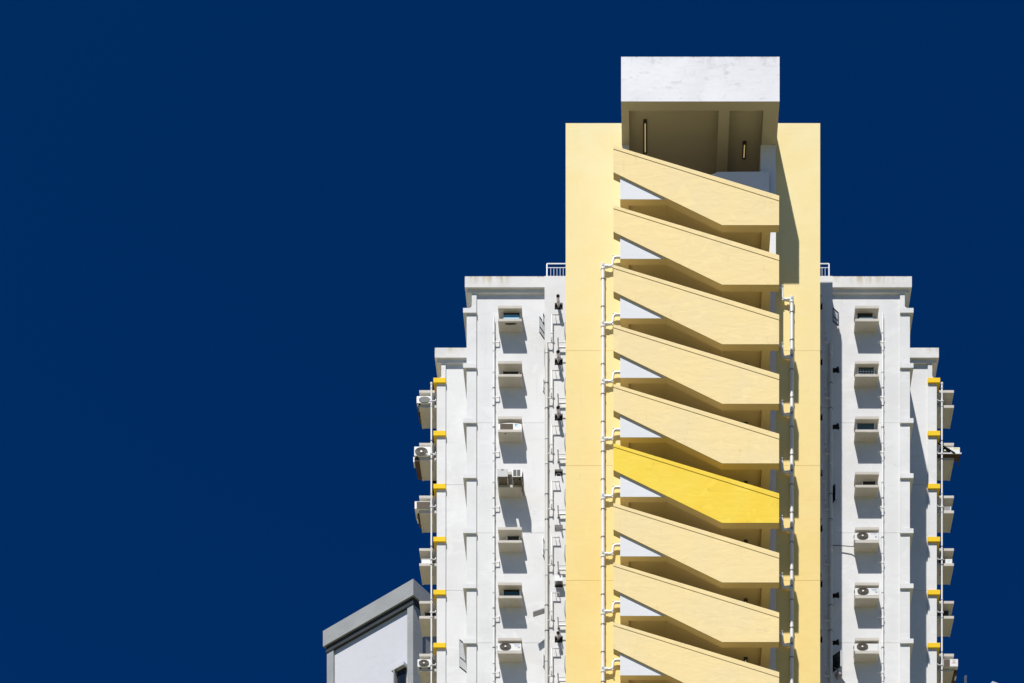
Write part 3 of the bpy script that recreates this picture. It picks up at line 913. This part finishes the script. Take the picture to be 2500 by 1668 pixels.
for left in (True, False):
    m = mL if left else mR
    s_ = 'left' if left else 'right'
    yw = 7.36 - 0.02
    x = m(-7.735)
    plain_pipe(x, yw, 7.44, Z(777 if left else 766, yw), 0.052, f'slim white drainpipe beside the air conditioner shelves of the {s_} wing',
               base=LZ, branch=((0.26 if left else -0.26), 0.70), cl=(0.24, 1.13, 2.2))
    plain_pipe(m(-5.05), 6.43, 6.55, Z(838, 6.43), 0.085, f'cream soil pipe down the corner of the {s_} pier beside the cream tower', 'pipe_cream', base=87.0, cl=(0.35, 1.6))
    plain_pipe(m(-11.31), 11.45, 12.2, Z(938, 11.45), 0.044, f'thin white drainpipe in front of the far {s_} balcony shelves', base=88.0, cl=(0.05, 0.75, 1.0), branch=((0.22 if left else -0.22), 0.72), cap=True)

# ------------------------------------------------------------------ air conditioners
def fan_front(t, cx, yf, cz, rx, rz, hub=True):
    f = MB().disc(cx, yf - 0.012, cz, rx, rz, 0.02).build('fan_grille', 'fan_dark', t)
    r_ = MB()
    for q in (1.0, 0.74, 0.48):
        r_.ring(cx, yf - 0.026, cz, rx * q, rz * q, 0.008, 0.012)
    for i in range(12):
        a = 2 * math.pi * i / 12
        p0 = Vector((cx + 0.24 * rx * math.cos(a), yf - 0.022, cz + 0.24 * rz * math.sin(a)))
        p1 = Vector((cx + rx * math.cos(a), yf - 0.022, cz + rz * math.sin(a)))
        r_.tube([p0, p1], 0.004, 4, False)
    r_.build('guard', 'louver_brown', f)
    if hub:
        MB().disc(cx, yf - 0.035, cz, rx * 0.17, rz * 0.22, 0.02, 16).build('hub', 'hub_white', f)

def louvers(t, x0, x1, z0, z1, yf, n, mat='louver_brown'):
    p = box('louver_panel', 'fan_dark', t, x0, x1, yf - 0.006, yf + 0.01, z0, z1)
    dz = (z1 - z0) / n
    for i in range(n):
        z = z0 + dz * i
        MB().poly([(x0 + 0.004, yf - 0.03, z + dz * 0.10), (x1 - 0.004, yf - 0.03, z + dz * 0.10), (x1 - 0.004, yf - 0.008, z + dz * 0.95), (x0 + 0.004, yf - 0.008, z + dz * 0.95),
                   (x0 + 0.004, yf - 0.024, z + dz * 0.02), (x1 - 0.004, yf - 0.024, z + dz * 0.02)],
                  [(0, 1, 2, 3), (0, 4, 5, 1)]).build('slat', mat, p)

def print_line(t, x0, x1, z, h, yf, mat, letters=True):
    s = MB()
    x = x0
    while x < x1 - 0.006:
        w_ = random.uniform(0.016, 0.030)
        s.box(x, min(x + w_, x1), yf - 0.004, yf - 0.001, z, z + h * random.uniform(0.8, 1.0))
        x += w_ + 0.006
    s.build('lettering', mat, t)

def condenser(x0, x1, z0, z1, yf, depth, label, fan, marks=None, body='ac_white', group='air conditioners on the shelves', feet=True, bevel=0.02):
    t = thing('air_conditioner', ((x0 + x1) / 2, yf + depth / 2, z0), label, 'air conditioner', group)
    MB().box(x0, x1, yf, yf + depth, z0 + 0.015, z1).build('casing', body, t, bevel)
    s = MB()
    for xx in (x0 + 0.15, x1 - 0.15):
        s.box(xx - 0.05, xx + 0.05, yf + 0.03, yf + depth, z0, z0 + 0.016)
    s.build('foot', 'black_plastic', t)
    if fan:
        fan_front(t, fan[0], yf, fan[1], fan[2], fan[3])
    if marks:
        marks(t, yf)
    return t

def wing_fan(m, k, label, marks_kind, xo=0.0, yf=6.82):
    a, b = (LX0, LX1) if m is mL else (m(LX1), m(LX0))
    z0 = LZ - k * H
    z1 = z0 + 0.40
    x0, x1 = a - 0.035 + xo, b + xo - 0.02
    cx, cz = x0 + 0.405, z0 + 0.235
    def marks(t, yf_):
        if marks_kind >= 1:
            print_line(t, x0 + 0.82, x1 - 0.08, z0 + 0.32, 0.028, yf_, 'print_blue')
        if marks_kind >= 2:
            print_line(t, x0 + 0.86, x1 - 0.12, z0 + 0.25, 0.024, yf_, 'print_blue')
        if marks_kind >= 1:
            ux, uz = x1 - 0.13, z0 + 0.17
            s = MB()
            s.box(ux - 0.045, ux - 0.022, yf_ - 0.004, yf_ - 0.001, uz, uz + 0.06)
            s.box(ux + 0.022, ux + 0.045, yf_ - 0.004, yf_ - 0.001, uz, uz + 0.06)
            s.box(ux - 0.035, ux + 0.035, yf_ - 0.0045, yf_ - 0.0015, uz - 0.012, uz + 0.008)
            s.build('emblem', 'print_navy', t)
        box('service_valve', 'black_plastic', t, x0 - 0.03, x0 - 0.001, yf_ + 0.05, yf_ + 0.12, z0 + 0.22, z0 + 0.31)
    return condenser(x0, x1, z0, z1, yf, 0.5, label, (cx, cz, 0.285, 0.165), marks)
wing_fan(mL, 6, 'white air conditioner with dark round fan and blue lettering on the lowest left wing shelf', 2)
c4 = wing_fan(mR, 4, 'white air conditioner with round fan and two hoses running left, right wing', 1, 0.0)
wing_fan(mR, 5, 'white air conditioner with round fan, second lowest shelf of the right wing', 2, 0.02, 6.815)
wing_fan(mR, 6, 'white air conditioner with round fan on the lowest right wing shelf', 0, -0.01, 6.83)
# hoses of the fifth right-hand unit
x0 = mR(LX1) - 0.035
zc = LZ - 4 * H
s = MB().tube(arc_path([(x0 + 0.01, 7.22, zc + 0.03), (x0 - 0.10, 7.27, zc + 0.055), (x0 - 0.55, 7.29, zc + 0.11), (9.12, 7.29, zc + 0.12)], 0.12), 0.022, 8)
s.build('hose', 'clamp_grey', c4)

# window unit with louvres and a cyan mark, third shelf on the left
def window_unit():
    z0 = LZ - 2 * H
    x0, x1 = LX0 + 0.005, LX1 - 0.01
    yf = 6.86
    t = thing('air_conditioner', ((x0 + x1) / 2, yf + 0.25, z0), 'window air conditioner with brown louvres and a cyan emblem, third left wing shelf', 'air conditioner', 'air conditioners on the shelves')
    pts = [(x0, z0 + 0.004), (x1, z0 + 0.004), (x1, z0 + 0.30)]
    for i in range(9):
        q = i / 8
        pts.append((x1 - 0.06 - (x1 - x0 - 0.12) * q, z0 + 0.33 + 0.05 * math.sin(math.pi * q)))
    pts.append((x0, z0 + 0.30))
    MB().prism(pts, yf, yf + 0.5).build('casing', 'ac_white', t)
    louvers(t, x0 + 0.10, x0 + 0.74, z0 + 0.03, z0 + 0.34, yf, 6)
    s = MB()
    ex, ez = x0 + 0.82, z0 + 0.255
    s.poly([(ex, yf - 0.004, ez + 0.03), (ex + 0.19, yf - 0.004, ez + 0.075), (ex + 0.12, yf - 0.004, ez + 0.0), (ex + 0.02, yf - 0.004, ez - 0.03)], [(0, 1, 2, 3)])
    s.build('emblem', 'print_cyan', t)
    s = MB().poly([(ex, yf - 0.006, ez + 0.02), (ex + 0.10, yf - 0.006, ez + 0.075), (ex + 0.02, yf - 0.006, ez + 0.07)], [(0, 1, 2)])
    s.build('emblem', 'print_navy', t)
    print_line(t, ex + 0.06, ex + 0.20, z0 + 0.17, 0.016, yf, 'print_blue')
    box('seam', 'ac_grey', t, x1 - 0.10, x1 - 0.088, yf - 0.003, yf + 0.01, z0 + 0.02, z0 + 0.36)
window_unit()

# two old units side by side on the fourth shelf
def old_pair():
    z0 = LZ - 3 * H + 0.0
    yf = 6.33
    for i, (xa, xb) in enumerate(((X(1214.5, yf), X(1239.4, yf)), (X(1250.5, yf), X(1274.5, yf)))):
        lab = 'old grey box air conditioner with plain front, overhanging the fourth left wing shelf' if i == 0 else 'old air conditioner with white slotted front, overhanging the fourth left wing shelf'
        t = thing('air_conditioner', ((xa + xb) / 2, yf + 0.4, z0), lab, 'air conditioner', 'air conditioners on the shelves')
        MB().box(xa, xb, yf, 7.2, z0 + 0.02, z0 + 0.385).build('casing', 'ac_shell_old', t, 0.01)
        box('front_panel', 'ac_grey' if i == 0 else 'ac_white', t, xa - 0.006, xb + 0.006, yf - 0.025, yf - 0.001, z0 + 0.015, z0 + 0.39)
        s = MB()
        for xx in (xa + 0.01, xb - 0.01):
            s.box(xx - 0.028, xx + 0.028, yf + 0.02, 7.2, z0 - 0.015, z0 + 0.019)
        s.build('support_rail', 'ac_grey', t)
        if i == 0:
            box('nameplate', 'black_plastic', t, xa + 0.18, xa + 0.31, yf - 0.03, yf - 0.026, z0 + 0.33, z0 + 0.36)
        else:
            for c in range(2):
                for r_ in range(6):
                    xx = xa + 0.05 + c * 0.19
                    zz_ = z0 + 0.05 + r_ * 0.053
                    box('slot', 'black_plastic', t, xx, xx + 0.16, yf - 0.030, yf - 0.0262, zz_, zz_ + 0.032)
            for dx in (0.06, 0.36):
                s = MB().plan([(xa + dx + 0.04 * math.cos(2 * math.pi * q / 12), yf + 0.14 + 0.05 * math.sin(2 * math.pi * q / 12)) for q in range(12)], z0 + 0.012, z0 + 0.0195)
                s.build('drain_hole', 'black_plastic', t)
            box('side_bracket', 'louver_brown', t, xb + 0.012, xb + 0.045, yf + 0.1, 7.2, z0 - 0.25, z0 + 0.36)
old_pair()

# units on the far left platforms
def far_left():
    def zk(k): return PLZ - k * H
    yf = 11.6
    # first: oval grille
    z0 = zk(0)
    x0, x1 = X(1017, yf), X(1058, yf)
    t = condenser(x0, x1, z0 + 0.005, z0 + 0.40, yf, 0.6, 'white air conditioner with oval grille on the top far left platform', None, None)
    cx, cz = X(1036.5, yf), z0 + 0.20
    MB().disc(cx, yf - 0.012, cz, 0.30, 0.155, 0.02).build('fan_grille', 'fan_dark', t)
    for i in range(6):
        zz_ = cz - 0.12 + i * 0.048
        hw = 0.29 * math.sqrt(max(0.05, 1 - ((zz_ - cz) / 0.155) ** 2))
        box('slat', 'ac_grey', t, cx - hw, cx + hw, yf - 0.024, yf - 0.013, zz_ - 0.008, zz_ + 0.008)
    s = MB()
    s.box(x0 + 0.02, x0 + 0.06, yf + 0.2, 12.75, z0 - 0.07, z0 + 0.002)
    s.box(x0 + 0.06, PX0 - 0.003, yf + 0.62, 12.7, z0 - 0.16, z0 + 0.15)
    s.build('support_bracket', 'rust', t)
    # second: round fan, with a cased bracket below
    z0 = zk(1)
    x0, x1 = X(1011, yf), X(1058, yf)
    t = condenser(x0, x1, z0 + 0.005, z0 + 0.52, yf, 0.6, 'large white air conditioner with round fan on the second far left platform', (X(1028.7, yf), z0 + 0.24, 0.33, 0.215), None)
    s = MB()
    s.box(x0 + 0.03, PX0 - 0.004, yf + 0.1, 12.9, z0 - 0.17, z0 + 0.004)
    s.build('support_bracket', 'rust', t)
    box('bracket_panel', 'metal_white', t, x0 - 0.06, x0 - 0.001, yf + 0.16, yf + 0.55, z0 - 0.17, z0 + 0.10)
    s = MB().tube(arc_path([(x0 + 0.62, yf - 0.03, z0 + 0.10), (x0 + 0.85, yf - 0.06, z0 + 0.0), (x0 + 1.05, yf - 0.05, z0 + 0.04), (-11.02, yf + 0.05, z0 + 0.12)], 0.15), 0.022, 8)
    s.build('hose', 'pipe_white', t)
    # third: window unit with louvres
    z0 = zk(2)
    x0, x1 = X(1012.2, yf), X(1058, yf)
    t = thing('air_conditioner', ((x0 + x1) / 2, yf + 0.3, z0), 'air conditioner with wide brown louvres on the third far left platform', 'air conditioner', 'air conditioners on the shelves')
    MB().box(x0, x1, yf, yf + 0.8, z0 + 0.004, z0 + 0.42).build('casing', 'ac_white', t, 0.02)
    louvers(t, x0 + 0.11, x1 - 0.16, z0 + 0.03, z0 + 0.385, yf, 7)
    s = MB()
    s.box(x0 + 0.12, PX0 - 0.004, yf + 0.3, 12.7, z0 - 0.13, z0 + 0.003)
    s.build('support_bracket', 'rust', t)
    box('bracket_panel', 'metal_white', t, x0 + 0.06, x0 + 0.118, yf + 0.5, yf + 0.8, z0 - 0.13, z0 + 0.02)
    # fourth: plain box
    z0 = zk(3)
    yb = 11.74
    t = thing('storage_box', (X(1040, yb), yb + 0.2, z0), 'plain white box on the fourth far left platform', 'box')
    MB().box(X(1029, yb), X(1051.5, yb), yb, yb + 0.35, z0 + 0.002, z0 + 0.23).build('box_body', 'ac_white', t, 0.012)
    box('lid', 'ac_white', t, X(1028.6, yb), X(1051.9, yb), yb - 0.008, yb + 0.36, z0 + 0.231, z0 + 0.255)
    # sixth: round fan
    z0 = zk(5)
    x0, x1 = X(1019, yf), X(1055, yf)
    t = condenser(x0, x1, z0 + 0.005, z0 + 0.43, yf, 0.55, 'white air conditioner with ringed round fan on the lowest far left platform', (X(1035, yf), z0 + 0.22, 0.27, 0.165), None)
    s = MB().tube(arc_path([(x1 - 0.02, yf + 0.2, z0 + 0.36), (x1 + 0.08, yf + 0.1, z0 + 0.45), (x1 + 0.16, yf + 0.1, z0 + 0.2), (x1 + 0.1, yf + 0.2, z0 + 0.02)], 0.1), 0.02, 8)
    s.build('hose', 'rust', t)
far_left()

def far_right():
    def zk(k): return PLZ - k * H
    yf = 11.55
    # second platform: unit on a white tray with a dark strap
    z0 = zk(1)
    x0, x1 = X(2287.6, yf), X(2343.8, yf)
    t = condenser(x0, x1, z0 + 0.10, z0 + 0.44, yf, 0.5, 'white air conditioner on a projecting tray with a dark diagonal strap, far right', (X(2307, yf), z0 + 0.25, 0.29, 0.15), None)
    box('tray', 'metal_white', t, x0, x1 + 0.07, yf - 0.06, yf - 0.02, z0 + 0.05, z0 + 0.10)
    s = MB()
    s.box(x1 - 0.30, x1 - 0.24, yf - 0.02, 12.5, z0 + 0.0, z0 + 0.06)
    s.box(x1 + 0.0, x1 + 0.03, yf - 0.02, 12.3, z0 + 0.04, z0 + 0.07)
    s.box(x1 - 0.24, x1 + 0.0, yf + 0.0, 12.0, z0 + 0.06, z0 + 0.095)
    s.box(x0, x1 - 0.30, yf - 0.015, yf + 0.2, z0 + 0.0, z0 + 0.05)
    s.build('tray_frame', 'rust', t)
    MB().tube([(X(2289, yf), yf - 0.05, z0 + 0.62), (X(2331, yf), yf - 0.07, z0 + 0.06)], 0.038, 6).build('strap', 'black_plastic', t)
    box('warning_label', 'print_yellow', t, X(2328, yf), X(2340, yf), yf - 0.004, yf - 0.001, z0 + 0.345, z0 + 0.39)
    # third platform: white wire shelf
    z0 = zk(2)
    yb = 11.73
    a, b = X(2304, yb), X(2319.5, yb)
    t = thing('wire_basket', ((a + b) / 2, yb + 0.1, z0), 'small white wire basket on the third far right platform', 'basket')
    s = MB()
    for i in range(5):
        xx = a + (b - a) * i / 4
        s.box(xx - 0.008, xx + 0.008, yb, yb + 0.016, z0 + 0.002, z0 + 0.20)
    s.build('upright', 'metal_white', t)
    s = MB()
    for i in range(4):
        zz_ = z0 + 0.03 + 0.055 * i
        s.box(a, b, yb - 0.012, yb - 0.001, zz_, zz_ + 0.016)
    s.build('wire', 'metal_white', t)
    box('end_panel', 'metal_white', t, b + 0.003, b + 0.05, yb, yb + 0.3, z0 + 0.002, z0 + 0.24)
    # fourth platform: dark louvred unit with a white right half
    z0 = zk(3)
    yb = 11.73
    x0, x1 = X(2291, yb), X(2325, yb)
    t = thing('air_conditioner', ((x0 + x1) / 2, yb + 0.3, z0), 'air conditioner with dark louvres and white right half on the fourth far right platform', 'air conditioner', 'air conditioners on the shelves')
    MB().box(x0, x1, yb, yb + 0.5, z0 + 0.003, z0 + 0.25).build('casing', 'ac_white', t, 0.012)
    louvers(t, x0 + 0.02, x0 + 0.36, z0 + 0.02, z0 + 0.23, yb, 4, 'fan_dark')
    print_line(t, x0 + 0.50, x0 + 0.62, z0 + 0.14, 0.014, yb, 'print_blue')
    # sixth platform: louvred unit with a red mark on its white front
    z0 = zk(5)
    yb = 11.55
    x0, x1 = X(2303, yb), X(2339, yb)
    t = thing('air_conditioner', ((x0 + x1) / 2, yb + 0.3, z0), 'air conditioner with brown louvres and red emblem on the lowest far right platform', 'air conditioner', 'air conditioners on the shelves')
    MB().box(x0, x1, yb, yb + 0.6, z0 + 0.004, z0 + 0.40).build('casing', 'ac_white', t, 0.012)
    xl = X(2319, yb)
    louvers(t, x0 + 0.02, xl, z0 + 0.02, z0 + 0.385, yb, 8)
    ex, ez = X(2329, yb), z0 + 0.235
    s = MB()
    for (dx, dz_) in ((0, 0.045), (-0.03, 0.0), (0.03, 0.0)):
        s.poly([(ex + dx - 0.025, yb - 0.004, ez + dz_), (ex + dx, yb - 0.004, ez + dz_ - 0.022), (ex + dx + 0.025, yb - 0.004, ez + dz_), (ex + dx, yb - 0.004, ez + dz_ + 0.022)], [(0, 1, 2, 3)])
    s.build('emblem', 'print_red', t)
    print_line(t, ex - 0.11, ex + 0.12, ez - 0.055, 0.022, yb, 'print_red')
    print_line(t, ex - 0.10, ex + 0.11, ez + 0.09, 0.014, yb, 'clamp_grey')
    s = MB()
    s.box(mR(PX0) + 0.004, x1 - 0.01, yb + 0.25, 12.7, z0 - 0.16, z0 + 0.002)
    s.build('support_bracket', 'rust', t)
    box('bracket_panel', 'metal_white', t, x1 - 0.09, x1 - 0.005, yb + 0.45, yb + 0.75, z0 - 0.19, z0 - 0.161)
far_right()

# plastic bag hanging by the lowest right casement
def bag():
    y = 6.95
    x, z = X(2047, y), Z(1648, y)
    t = thing('plastic_bag', (x, y, z - 0.25), 'clear plastic bag hanging in the shade under an open window of the right wing', 'bag')
    bm = bmesh.new()
    bmesh.ops.create_icosphere(bm, subdivisions=3, radius=1.0)
    for v in bm.verts:
        n_ = math.sin(7 * v.co.x + 3 * v.co.z) * 0.07 + math.sin(11 * v.co.y + 5 * v.co.z) * 0.06
        k_ = 1.0 + n_
        pinch = 1.0 if v.co.z < 0.1 else max(0.25, 1.0 - (v.co.z - 0.1) * 0.9)
        v.co = Vector((v.co.x * 0.19 * k_ * pinch, v.co.y * 0.13 * k_ * pinch, v.co.z * 0.20 * k_))
    s = MB()
    bm.verts.index_update()
    s.poly([(x + v.co.x, y + v.co.y, z + v.co.z) for v in bm.verts], [tuple(v.index for v in f.verts) for f in bm.faces], True)
    bm.free()
    s.build('bag_body', 'bag_clear', t)
    MB().tube([(x, y, z + 0.17), (x - 0.06, y, z + 0.28), (X(2037, y), y, z + 0.36)], 0.02, 6).build('handle', 'bag_clear', t)
bag()

# ------------------------------------------------------------------ grey neighbour, turned at an angle, behind on the left
def neighbour():
    yC = 40.0
    dC = D0 + yC
    zT = Z(1413, yC)
    C = Vector((X(1009, yC), yC, 0))
    dL = (zT - EYE) * FPX / (HOR - 1540.8)
    Lp = Vector(((788.4 - PPX) * dL / FPX, dL - D0, 0))
    u = (Lp - C)
    LU = u.length
    u.normalize()                                   # along the left face, away from the corner
    v = Vector((-u.y, u.x, 0))
    if v.y < 0: v = -v                              # along the right face
    nb = thing('grey_building', (C.x - 3, C.y + 6, 0), 'grey and white building turned at an angle, low behind the far left platforms', 'building')
    fh = 39.3 / FPX * dC
    def pl(pts): return [((C + u * a + v * b).x, (C + u * a + v * b).y) for a, b in pts]
    W_ = 14.0
    MB().plan(pl([(0, 0), (LU, 0), (LU, W_), (0, W_)]), zT - fh, zT).build('roof_fascia', 'neighbour_grey', nb)
    o1 = 0.14
    MB().plan(pl([(o1, o1), (LU - o1, o1), (LU - o1, W_), (o1, W_)]), zT - fh - 0.42, zT - fh + 0.02).build('roof_step', 'neighbour_shade', nb)
    o2 = 0.34
    zf = zT - fh - 0.36
    MB().plan(pl([(o2, o2), (LU - o2, o2), (LU - o2, W_ - 0.2), (o2, W_ - 0.2)]), 0, zf).build('wall', 'neighbour_white', nb)
    # corner pilasters
    e_ = o1 + 0.05
    MB().plan(pl([(e_, e_), (e_ + 0.52, e_), (e_ + 0.52, e_ + 0.5), (e_ + 0.3, e_ + 0.95), (e_, e_ + 0.95)]), 0, zf + 0.10).build('corner_pier', 'neighbour_grey', nb)
    MB().plan(pl([(LU - e_, e_), (LU - e_, e_ + 0.9), (LU - e_ - 0.62, e_ + 0.9), (LU - e_ - 0.62, e_)]), 0, zf + 0.10).build('corner_pier', 'neighbour_grey', nb)
    MB().plan(pl([(o2 - 0.02, o2 + 0.9), (o2 + 0.3, o2 + 0.9), (o2 + 0.3, W_ - 0.3), (o2 - 0.02, W_ - 0.3)]), 0, zf + 0.02).build('side_wall', 'neighbour_grey', nb)
    # window with a sloping hood near the corner
    a0, a1 = 0.80, 1.95
    zh = Z(1609, yC)
    MB().plan(pl([(a0, o2 + 0.01), (a1, o2 + 0.01), (a1, o2 - 0.40), (a0, o2 - 0.40)]), zh - 0.05, zh + 0.14).build('window_hood', 'neighbour_white', nb)
    MB().plan(pl([(a1 - 0.3, o2 + 0.01), (a1 - 0.2, o2 + 0.01), (a1 - 0.2, o2 - 0.40), (a1 - 0.3, o2 - 0.40)]), zh - 1.6, zh - 0.051).build('window_side', 'neighbour_grey', nb)
    wn = MB().plan(pl([(a0 + 0.12, o2 + 0.01), (a1 - 0.32, o2 + 0.01), (a1 - 0.32, o2 - 0.12), (a0 + 0.12, o2 - 0.12)]), zh - 1.6, zh - 0.052).build('window', 'dark_frame', nb)
    MB().plan(pl([(a0 + 0.20, o2 - 0.121), (a1 - 0.40, o2 - 0.121), (a1 - 0.40, o2 - 0.14), (a0 + 0.20, o2 - 0.14)]), zh - 1.5, zh - 0.4).build('pane', 'glass_dark', wn)
neighbour()

# ------------------------------------------------------------------ pole and roof corner, low on the right
def right_far():
    yC = 34.0
    px0, pz = X(2423, yC), Z(1663, yC)
    t = thing('white_building', (px0 + 4, yC + 4, 0), 'corner of a white flat-roofed building at the bottom right edge', 'building')
    def q(a, b): return (px0 + a, yC + b)
    MB().plan([q(0, 0), q(7.5, 3.6), q(4.5, 10.5), q(-3.0, 6.9)], pz - 0.9, pz).build('parapet', 'neighbour_white', t)
    MB().plan([q(0.1, 0.35), q(7.2, 3.75), q(4.4, 10.1), q(-2.7, 6.8)], 0, pz - 0.901).build('wall', 'neighbour_white', t)
    yp = 16.0
    x = X(2357, yp)
    p = thing('vent_pole', (x, yp, 0), 'white round-topped pole rising at the bottom right beside the far right platforms', 'pole')
    zt = Z(1649, yp)
    MB().tube([(x, yp, 0), (x, yp, zt - 0.12)], 0.073, 14).build('pole_shaft', 'metal_white', p)
    MB().tube([(x, yp, zt - 0.13), (x, yp, zt - 0.05)], 0.078, 14).tube([(x, yp, zt - 0.051), (x, yp, zt - 0.025), (x, yp, zt)], 0.074, 14, True, 0.02).build('pole_cap', 'metal_white', p)
right_far()
